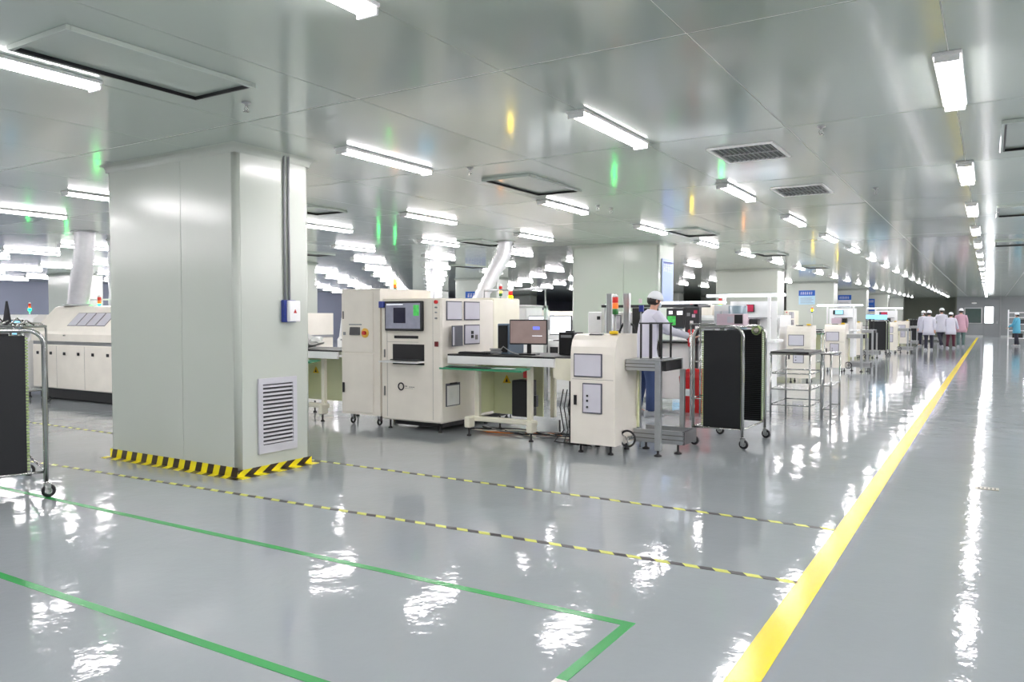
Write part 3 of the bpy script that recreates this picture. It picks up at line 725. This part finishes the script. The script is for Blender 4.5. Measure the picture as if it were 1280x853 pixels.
# ducts
make_duct([(-13.75, 7.6, 1.6), (-13.7, 7.6, 1.9), (-13.55, 7.6, 2.4), (-13.5, 7.6, H)], .18, 'ribbed silver exhaust duct rising from the oven left of the column')
make_duct([(-8.55, 12.5, 1.6), (-8.4, 12.7, 2.1), (-8.2, 12.9, 2.6), (-8.16, 12.94, H)], .16, 'leaning silver exhaust duct behind the inspection machine', n=14)
make_duct([(-13.9, 18.2, 1.6), (-14.1, 18.5, 2.3), (-14.3, 18.7, H)], .18, 'distant silver exhaust duct above the tall cabinet', n=14)
make_duct([(-14.5, 8.7, 1.55), (-14.5, 8.7, 2.2), (-14.5, 8.7, H)], .09, 'straight pale exhaust duct beside the ribbed one', n=4)
tag(M().tube([(-8.0, 11.95, 1.55), (-8.0, 11.95, 1.9), (-6.7, 11.95, 1.9), (-6.7, 11.95, .98)], .02, 8).build('overhead_pipe', alu_m), 'thin horizontal pipe crossing above the machines near the leaning duct', 'pipe')
tag(M().tube([(-15.2, 8.2, 1.6), (-15.2, 8.2, 1.72), (-14.4, 8.2, 1.73), (-13.4, 8.2, 1.73)], .015, 6).build('overhead_pipe', white_m), 'thin white pipe on top of the oven at left', 'pipe')

# ---------------- line 2 (inspection bench) y ~ 11.5
t = thing('inspection_station', 'dark inspection station with screens and top light behind the worker', 'workstation', (-5.4, 11.5, 0))
for x in (0, .9, 1.55): B('post', dark_m if x else alu_m, t, x, x + .06, 0, .06, 0, 1.62, c=.004)
B('top_frame', dark_m, t, 0, 1.62, 0, .6, 1.56, 1.6); B('light_bar', bar_m, t, 1.0, 2.05, -.04, .0, 1.61, 1.645, c=.004)
B('black_screen', black_m, t, .52, .95, .05, .08, 1.0, 1.55, c=.004)
s = B('display', dark_m, t, 1.12, 1.4, -.02, .05, 1.24, 1.54, c=.006); B('screen', scr_gr, s, 1.14, 1.27, -.024, -.02, 1.28, 1.42); B('screen', scr_w, s, 1.29, 1.38, -.024, -.02, 1.44, 1.5); B('screen', scr_w, s, 1.16, 1.22, -.024, -.02, 1.45, 1.5)
s = B('control_panel', dark_m, t, 1.42, 1.64, -.02, .1, 1.14, 1.56, c=.006)
for x, z, mm in ((1.45, 1.42, grey_m), (1.5, 1.3, white_m), (1.56, 1.46, scr_r), (1.58, 1.22, white_m), (1.53, 1.4, ceram_m)): B('indicator', mm, s, x, x + .05, -.026, -.02, z, z + .05)
B('lower_cabinet', white_m, t, 1.0, 1.62, .1, .75, .12, 1.0, c=.01); B('desk_top', black_m, t, 0, 1.62, 0, .7, 1.0, 1.03, c=.004)
M().tube([(1.35, -.03, 1.2), (1.45, -.06, 1.1), (1.6, -.05, .98)], .025, 8).build('arm', black_m, t)
B('lower_cabinet', white_m, t, .05, .9, .1, .75, .12, 1.0, c=.01)
t = thing('white_booth', 'white booth with glass cylinder panel beside the dark station', 'machine', (-3.75, 11.7, 0))
B('back_panel', white_m, t, 0, .5, .5, .53, .3, 1.6); B('side_strip', pwhite_m, t, 0.02, .12, .44, .5, .5, 1.5); B('side_strip', pwhite_m, t, .16, .25, .44, .5, .5, 1.5)
M().lathe([(.14, .95), (.14, 1.58)], c=(.42, .35, 0), n=18).build('glass_cylinder', mat('pale_glass', (138, 158, 168), .3), t); B('base', grey_m, t, 0, .56, .15, .53, .0, .95, c=.01)
t = thing('fire_extinguisher', 'red extinguisher box hanging beside the white booth', 'extinguisher', (-3.9, 11.36, .0))
B('box', red_m, t, 0, .1, 0, .1, .95, 1.22, c=.02); B('white_label', pwhite_m, t, .03, .07, -.003, 0, 1.02, 1.12); B('stand', grey_m, t, .02, .08, .02, .08, 0, .95)
t = thing('red_bin', 'red plastic bin on the floor behind the hoop trolley', 'bin', (-3.9, 10.98, 0))
M().rings([[(.2 - a, .15 - b, z), (.2 + a, .15 - b, z), (.2 + a, .15 + b, z), (.2 - a, .15 + b, z)] for a, b, z in ((.15, .12, .0), (.19, .16, .52), (.16, .14, .6), (.08, .1, .64))], smooth=False).build('tub', red_m, t); B('white_label', pwhite_m, t, .12, .2, -.035, -.02, .25, .35)
# screens over line 2
make_monitor((-6.66, 11.6, 1.0), 0, 'wide white and grey screen left of the white post', .34, .33, scr_w, False, .1)
make_monitor((-6.2, 11.6, 1.0), 0, 'bright white screen just left of the second column', .42, .33, scr_w, False, .1)
t = thing('white_cabinet', 'white machine under the two bright screens in the second line', 'machine', (-7.4, 11.5, 0))
B('body', white_m, t, 0, 1.75, 0, .8, .1, 1.0, c=.02); B('slot', black_m, t, 1.05, 1.2, -.01, 0, .4, .9); B('slot', black_m, t, 1.3, 1.5, -.01, 0, .4, .9); B('upper_hood', white_m, t, 0, .45, .2, .8, 1.0, 1.62, c=.02); feet(t, 1.75, .8, .1)
t = thing('white_post', 'thin white post between the two bright screens', 'post', (-6.43, 11.4, 0)); B('upright', alu_m, t, 0, .06, 0, .06, 0, 1.6, c=.004); B('arm', alu_m, t, -.5, .06, 0, .05, 1.56, 1.6)
t = thing('panel_box', 'white wall box with framed lilac window left of the profile posts', 'control box', (-6.05, 12.33, 0))
B('body', white_m, t, 0, .95, 0, .6, .1, 1.5, c=.015); window_panel(t, .42, .64, 1.16, 1.44); B('switch', black_m, t, .18, .24, -.01, 0, 1.36, 1.42); B('slot', black_m, t, .0, .9, -.01, 0, .98, 1.08); feet(t, .95, .6)
make_printer((-11.4, 11.6, 0), 2.6, 'white placement machine behind the tall cream cabinet')
make_oven((-17.5, 11.8, 0), 4.4, 'second line reflow oven seen over the first oven', 1.5)
make_cabinet((-8.7, 11.9, 0), 'cream cabinet of the second line under the leaning duct').scale = (1, 1, .9)

# stainless tables and small trolleys
def make_table(loc, w_, d, h, label, shelves=(.4, .18), mat_top=True):
    t = thing('steel_table', label, 'table', loc)
    for x in (0, w_):
        for y in (0, d): M().cyl((x, y, 0), (x, y, h), .014, 8).build('leg', steel_m, t)
    B('table_top', steel_m, t, -.02, w_ + .02, -.02, d + .02, h, h + .02, c=.004)
    if mat_top: B('mat', black_m, t, -.01, w_ * .97, -.01, d, h + .02, h + .045, c=.004)
    for z in shelves:
        m = M(); m.tube([(0, 0, z), (w_, 0, z)], .01, 6); m.tube([(0, d, z), (w_, d, z)], .01, 6); m.tube([(0, 0, z), (0, d, z)], .01, 6); m.tube([(w_, 0, z), (w_, d, z)], .01, 6); m.build('shelf_frame', steel_m, t)
    B('lower_shelf', steel_m, t, 0, w_, 0, d, shelves[0], shelves[0] + .008); return t
make_table((-2.6, 11.1, 0), .52, .95, .88, 'stainless table with black mat right of the hoop trolley', shelves=(.4, .18, .62))
make_table((-1.98, 11.4, 0), .12, .75, .88, 'narrow stainless frame beside the black-mat table', (.45, .12), False)
make_table((-3.45, 10.2, 0), .32, .4, 1.3, 'tubular steel trolley in front of the red bin', (.8, .3), False)
# lit bench A  y 14
def lit_bench(loc, label, sc=scr_r):
    t = thing('lit_workbench', label, 'workbench', loc)
    B('light_bar', bar_m, t, -.3, 1.1, 0, .05, 1.77, 1.82, c=.006)
    for x in (0, .8): B('post', white_m, t, x, x + .05, 0, .05, 0, 1.77, c=.004)
    B('back_panel', white_m, t, 0, .85, .5, .53, .9, 1.7); B('table_top', white_m, t, -.1, .95, -.05, .6, .95, 1.0, c=.006)
    s = B('display', black_m, t, .13, .45, .44, .5, 1.5, 1.64, c=.004); B('screen', sc, s, .2, .44, .437, .44, 1.51, 1.63)
    B('shelf', grey_m, t, .2, .75, .25, .5, 1.38, 1.4); B('carton', ceram_m, t, .15, .45, .05, .3, 1.2, 1.38, c=.004); B('black_box', black_m, t, .47, .62, .05, .2, 1.22, 1.37, c=.004)
    B('cabinet', white_m, t, .0, .85, .05, .55, .1, .95, c=.01); return t
lit_bench((-4.15, 14.0, 0), 'white lit workbench with crimson display behind the hoop trolley')
make_printer((-5.85, 17.1, 0), 2.0, 'grey-white placement machine left of the third line unloader')
U = [(-3.72, 17.25), (-3.65, 21.3), (-4.3, 29.0), (-3.6, 33.8), (-3.92, 42.9), (-3.4, 50.8)]
for i, (x, y) in enumerate(U):
    k = ORD[i + 3]
    if i:
        dup(out_f, (x + .38, y + .23, 0), None, f'aluminium outfeed stand in the {k} machine line')
        dup(whl, (x + .56, y + .18, .165), None, f'black hand wheel of the outfeed stand in the {k} machine line')
        if i % 2 == 0: dup(mag, (x + .63, y + .32, .972), None, f'black slotted magazine on the outfeed stand in the {k} machine line')
    dup(un, (x, y, 0), None, f'white board unloader at the aisle end of the {k} machine line')
    if i: dup(be, (x - 1.85, y + .3, 0), None, f'conveyor bench left of the unloader in the {k} machine line')
    if i not in (0, 3, 4): dup(ao, (x - 2.9, y + .3, 0), None, f'cream inspection machine in the {k} machine line')
    if i not in (0, 3): dup(cabi, (x - 3.7, y + .3, 0), None, f'tall cream cabinet in the {k} machine line')
    dup(pm, (x - 6.1 - (.4 if i == 0 else 0), y + .2, 0), None, f'white placement machine in the {k} machine line')
    if i < 4: dup(ov, (x - 10.2, y, 0), None, f'cream reflow oven in the {k} machine line')
lit_bench((-4.6, 27.2, 0), 'lit white workbench with sky-blue display near the middle aisle', scr_c)
lit_bench((-4.3, 37.2, 0), 'far lit white workbench with white lamps before the dark wall')
tb2 = make_trolley((-3.9, 31.2, 0), 0, 'black-panelled trolley between the fifth and sixth lines', w_=.7)
M().box(0, .7, 0, .1, 1.32, 1.5, c=.01).build('sign_panel', scr_c, tb2)
make_table((-3.5, 18.3, 0), .3, .4, 1.05, 'small steel table beside the third line unloader')
make_trolley((-3.7, 45.5, 0), 0, 'far dark trolley before the group of workers', w_=.7)

# towers
tl = [(-7.64, 8.88, 0, tl_g), (-5.73, 9.22, 1, tl_y), (-6.21, 13.78, 0, tl_g), (-13.6, 7.9, 0, tl_g), (-4.37, 14.6, 0, tl_g), (-16.45, 18.58, 0, tl_g), (-16.9, 19.9, 0, tl_g), (-15.43, 13.0, 0, tl_g),
      (-23.3, 12.58, 0, tl_g), (-21.45, 10.59, 0, tl_g), (-6.09, 18.0, 1, tl_y), (-6.1, 22.6, 1, tl_o), (-5.57, 30.0, 1, tl_y), (-5.55, 35.2, 1, tl_y), (-7.8, 12.2, 1, tl_o), (-7.9, 9.3, 2, tl_o)]
names = ['lit green signal tower just behind the tall cream cabinet', 'lit yellow signal tower behind the inspection machine', 'lit green signal tower left of the second column', 'lit green signal tower on the oven left of the column',
         'lit green signal tower behind the lit workbench', 'lit green signal tower far back, left of a pair', 'lit green signal tower far back, right of a pair', 'lit green signal tower right behind the first column edge',
         'lit green signal tower at far left, the farther one', 'lit green signal tower at far left, the nearer one', 'lit yellow signal tower over the third machine line', 'lit amber signal tower over the fourth machine line',
         'lit yellow signal tower over the fifth machine line', 'lit yellow signal tower over the sixth machine line', 'lit amber signal tower beside the leaning duct', 'signal tower with orange top above the tall cream cabinet']
for (x, y, i, mm), l in zip(tl, names):
    t = tower((x, y, 0), l, (i, mm), 1.58 if l != names[-1] and l != names[-2] else 1.8)

# posters
def poster(loc, w_, h_, label, head, body, side=False):
    t = thing('poster', label, 'poster', loc, PI / 2 if side else 0)
    B('sheet', body, t, 0, w_, -.008, 0, 0, h_); B('header', head, t, 0, w_, -.011, -.008, h_ * .62, h_)
    m = M(); n = 6
    for i in range(n):
        x = w_ * (.12 + .76 * i / n); s_ = w_ * .76 / n * .7
        m.box(x, x + s_, -.014, -.011, h_ * .86, h_ * .88); m.box(x + s_ * .4, x + s_ * .6, -.014, -.011, h_ * .7, h_ * .9); m.box(x, x + s_ * .2, -.014, -.011, h_ * .7, h_ * .82); m.box(x, x + s_, -.014, -.011, h_ * .76, h_ * .78)
    m.build('lettering', pwhite_m, t)
    m = M()
    for k in range(4): m.box(w_ * .1, w_ * (.9 - .1 * (k % 2)), -.011, -.008, h_ * (.1 + .11 * k), h_ * (.13 + .11 * k))
    m.build('text_rows', grey_m, t); return t
poster((-6.97, 34.58, 1.95), .66, .6, 'bright blue poster with white lettering on the fourth column', pblue_m, plight_m)
poster((-6.97, 44.62, 1.9), .66, .7, 'blue headed white poster on the fifth column', pblue_m, pwhite_m)
poster((-6.75, 54.67, 1.8), .42, .8, 'small all-blue poster on the sixth column', pblue_m, pblue_m)
t = poster((-5.545, 14.6, 1.72), .62, .85, 'tall purple topped poster on the side of the second column', mat('poster_lavender', (158, 178, 226), .4), MATS['poster_lavender'], True)
M().lathe([(.27, -.0), (.27, .003)], n=20, sy=.22, c=(0, 0, 0)).build('oval_heading', purple_m, t).location = (.31, -.012, .78)
t.children[-1].rotation_euler = (PI / 2, 0, 0)
poster((-17.3, 24.535, 1.65), .95, .75, 'white poster with blue swoosh on the distant column behind the inspection machine', pblue_m, pwhite_m)

# shelf on the right + far things
t = thing('storage_rack', 'open white shelving behind the worker in blue at right edge', 'shelf', (.76, 45.6, 0))
for x in (0, 1.9):
    for y in (0, .5): B('upright', white_m, t, x, x + .05, y, y + .05, 0, 1.78, c=.003)
for z in (.35, .72, 1.05, 1.38, 1.62): B('shelf', white_m, t, 0, 1.95, 0, .55, z, z + .035)
for x, z, mm in ((.3, 1.08, dark_m), (.9, 1.08, dark_m), (1.3, .75, red_m), (.8, .75, black_m), (.2, .38, black_m), (1.2, .38, dark_m), (.7, 1.42, blue_m)): tag(B('storage_box', mm, None, x + .76, x + 1.2, 45.66, 46.1, z, z + .22, c=.01), f'{ {dark_m: "dark grey", red_m: "red", black_m: "black", blue_m: "blue"}[mm] } box on the right edge shelving, {("low", "middle", "high", "top")[0 if z < .5 else 1 if z < 1 else 2 if z < 1.2 else 3]} shelf {"left" if x < .75 else "right"} part', 'box')

# ================================================================ PEOPLE
def skin_mesh(V, E_, sub=1):
    me = bpy.data.meshes.new('body'); me.from_pydata([v[0] for v in V], E_, []); o = bpy.data.objects.new('tmp', me); COL.objects.link(o)
    o.modifiers.new('s', 'SKIN').use_smooth_shade = True
    for i, v in enumerate(V): me.skin_vertices[0].data[i].radius = (v[1], v[1] * (v[2] if len(v) > 2 else 1)); me.skin_vertices[0].data[i].use_root = i == 0
    if sub: o.modifiers.new('b', 'SUBSURF').levels = sub
    dg = bpy.context.evaluated_depsgraph_get(); r = bpy.data.meshes.new_from_object(o.evaluated_get(dg)); bpy.data.objects.remove(o); bpy.data.meshes.remove(me); return r
def person(loc, rz, label, coat, trousers, h=1.7, lean=0., arms=((.1, .0), (.1, .0)), step=.1, turn=0., bend=0.):
    """local front is +y; arms: (forward swing, elbow bend) for left/right; lean = forward bend of the trunk"""
    t = thing('person', label, 'person', loc, rz); k = h / 1.7
    def W(p, head=False):
        p = Vector(p) * 1.0
        if p.z > .95:
            q = p - Vector((0, 0, .95)); q.rotate(Matrix.Rotation(-lean, 3, 'X')); p = q + Vector((0, 0, .95))
        return p * k
    sh = [Vector((sx * .17, 0, 1.4)) for sx in (-1, 1)]; limbs = []
    for i, sx in enumerate((-1, 1)):
        sw, eb = arms[i]; a = -PI / 2 + sw
        el = sh[i] + Vector((sx * .06, math.cos(a) * .29, math.sin(a) * .29)); a2 = a + eb
        wr = el + Vector((0, math.cos(a2) * .25, math.sin(a2) * .25)); hd = wr + Vector((0, math.cos(a2) * .09, math.sin(a2) * .09)); limbs.append((el, wr, hd, a2))
    V = [(W((0, 0, .95)), .12 * k, .8), (W((0, 0, 1.15)), .115 * k, .8), (W((0, 0, 1.34)), .115 * k, .7), (W((0, .005, 1.47)), .05 * k), (W((0, .012, 1.53)), .058 * k), (W((0, .02, 1.6)), .088 * k), (W((0, .01, 1.67)), .06 * k)]
    E_ = [(i, i + 1) for i in range(6)]
    for i, sx in enumerate((-1, 1)):
        el, wr, hd, a2 = limbs[i]; b = len(V)
        V += [(W(sh[i] + Vector((-sx * .02, 0, -.02))), .042 * k), (W(el), .04 * k), (W(wr), .026 * k), (W(hd), .03 * k, .5)]; E_ += [(2, b), (b, b + 1), (b + 1, b + 2), (b + 2, b + 3)]
        for q in range(4):
            d = Vector((0, math.cos(a2 + .5), math.sin(a2 + .5))); s0 = hd + Vector((sx * (.02 - .014 * q) * 0 + (q - 1.5) * .019, 0, 0)); L_ = (.06, .072, .068, .052)[q]
            V += [(W(s0 + d * L_ * .5), .009 * k), (W(s0 + d * L_ + Vector((0, .008, .01))), .007 * k)]; E_ += [(b + 3, len(V) - 2), (len(V) - 2, len(V) - 1)]
        V += [(W(wr + (hd - wr) * .5 + Vector((-sx * .035, .02, 0))), .01 * k), (W(hd + Vector((-sx * .045, .03, -.01))), .008 * k)]; E_ += [(b + 2, len(V) - 2), (len(V) - 2, len(V) - 1)]
    legs = []
    for sx in (-1, 1):
        hip = Vector((sx * .09, 0, .9)); kn = Vector((sx * .1, sx * step * .5 + .02 + bend * .1, .5)); an = Vector((sx * .1, sx * step - .02, .09)); legs.append((hip, kn, an)); b = len(V)
        V += [(hip * k, .085 * k), (kn * k, .055 * k), (an * k, .038 * k), ((an + Vector((0, .12, -.055))) * k, .03 * k)]; E_ += [(0, b), (b, b + 1), (b + 1, b + 2), (b + 2, b + 3)]
    me = skin_mesh(V, E_); me.materials.clear(); me.materials.append(skin_m)
    o = bpy.data.objects.new('body', me); COL.objects.link(o); o.parent = t
    # coat
    def ring(z, a, b, cy=0., n=18): return [W((a * math.cos(2 * PI * j / n), cy + b * math.sin(2 * PI * j / n), z)) if z > .95 else Vector((a * math.cos(2 * PI * j / n) * (1 + .04 * math.sin(j * 2.3)), cy + b * math.sin(2 * PI * j / n) * (1 + .05 * math.cos(j * 1.9)), z)) * k for j in range(n)]
    m = M(); m.rings([ring(.66, .235, .17), ring(.8, .225, .165), ring(.951, .205, .15), ring(1.1, .19, .14), ring(1.25, .2, .145), ring(1.37, .2, .13), ring(1.43, .15, .1), ring(1.465, .075, .07)])
    for i in range(2):
        el, wr, hd, _ = limbs[i]; s2 = sh[i] + Vector(((.03 if i == 0 else -.03), 0, .0))
        mid = (sh[i] + el) / 2
        m.tube([W(s2), W(mid), W(el), W((el + wr) / 2), W(wr)], [.085 * k, .07 * k, .06 * k, .052 * k, .045 * k], 12)
    m.build('coat', coat, t)
    m = M()
    for hip, kn, an in legs: m.tube([(hip + Vector((0, 0, .02))) * k, (hip * .5 + kn * .5) * k, kn * k, (kn * .5 + an * .5) * k, (an + Vector((0, 0, -.01))) * k], [.115 * k, .095 * k, .075 * k, .065 * k, .06 * k], 12)
    m.build('trousers', trousers, t)
    for hip, kn, an in legs:
        a = an * k
        M().rings([[(a.x - .045 * k * f, a.y - .08 * k + u * .27 * k, 0), (a.x + .045 * k * f, a.y - .08 * k + u * .27 * k, 0), (a.x + .036 * k * f, a.y - .08 * k + u * .27 * k, hh * k), (a.x - .036 * k * f, a.y - .08 * k + u * .27 * k, hh * k)] for u, f, hh in ((0, .7, .07), (.15, 1, .1), (.4, 1, .09), (.75, 1.05, .05), (1, .7, .025))], smooth=True).build('shoe', shoe_m, t)
    # head group: cap, mask, hair, face details
    hc = (0, .015, 1.6)
    def dome(z0, z1, r, squash, n=16):
        R = []
        for i in range(6):
            u = i / 5; zz = z0 + (z1 - z0) * math.sin(u * PI / 2); q = r * math.cos(u * PI / 2 * .93); R.append([W((q * math.cos(2 * PI * j / n) * (1 + .05 * math.sin(j * 3)), hc[1] - .01 + q * squash * math.sin(2 * PI * j / n), zz)) for j in range(n)])
        return R
    M().rings(dome(1.61, 1.73, .1, 1.12)).build('cap', pwhite_m, t)
    M().rings([[W((q * math.cos(2 * PI * j / 14), -.005 + q * 1.05 * math.sin(2 * PI * j / 14) - .01, zz)) for j in range(14)] for zz, q in ((1.53, .06), (1.56, .082), (1.615, .09))]).build('hair', hair_m, t)
    m = M(); m.rings([[W((x * s_, .085 + .018 * (1 - abs(x) / .06) + dy, z)) for x in (-.055, -.03, 0, .03, .055)] + [W((x * s_, .06, z)) for x in (.055, 0, -.055)] for z, s_, dy in ((1.505, .6, -.01), (1.53, 1, .004), (1.57, 1, .004), (1.585, .8, -.005))], smooth=True); m.build('face_mask', mask_m, t)
    m = M()
    for sx in (-1, 1): m.lathe([(.001, -.008), (.009, 0), (.001, .008)], c=tuple(W((sx * .03, .094, 1.6)) ), n=8)
    m.build('eyes', hair_m, t)
    m = M()
    for sx in (-1, 1): p = W((sx * .088, .005, 1.585)); m.rings([[(p.x + sx * q * .4, p.y + q * math.cos(2 * PI * j / 8), p.z + 1.4 * q * math.sin(2 * PI * j / 8)) for j in range(8)] for q in (.008, .018, .012)])
    m.build('ears', skin_m, t)
    return t
bpy.context.view_layer.update()
person((-4.15, 10.3, 0), math.radians(-50), 'worker in white coat, cap and jeans bending over the dark station', coat_m, jean_m, 1.76, lean=.2, arms=((1.0, .5), (.9, .6)), step=.06)
person((-2.2, 37.3, 0), 0, 'worker in white coat and grey trousers walking away, leftmost of the far group', coat_m, trou_m, 1.68, arms=((.2, .1), (-.2, .1)), step=.14)
person((-1.93, 41.6, 0), .4, 'worker in white coat with bent leg in the far group', coat_m, trou_m, 1.82, arms=((.5, .5), (.1, .2)), step=.34, bend=1.5)
person((-1.5, 40.2, 0), -.3, 'shorter worker in white coat and maroon trousers in the far group', coat_m, maroon_m, 1.62, arms=((.3, .4), (.3, .4)), step=.12)
person((-1.16, 42.2, 0), .05, 'worker in pink coat walking away beside the yellow line', pink_m, grtr_m, 1.8, arms=((.15, .1), (-.1, .2)), step=.1)
person((-2.75, 42.5, 0), 2.6, 'worker mostly hidden behind the leftmost of the far group', coat_m, trou_m, 1.7)
person((1.12, 44.9, 0), 1.2, 'worker in light blue coat in front of the right edge shelving', bcoat_m, trou_m, 1.62, arms=((.3, .6), (.4, .5)))

# checks
labs = {}
for o in S.objects:
    if o.parent is None and 'label' in o:
        if o['label'] in labs: print('DUP LABEL', o['label'])
        labs[o['label']] = 1
print('objects', len(S.objects), 'things', len(labs), 'lamps', len(ins), len(outs))
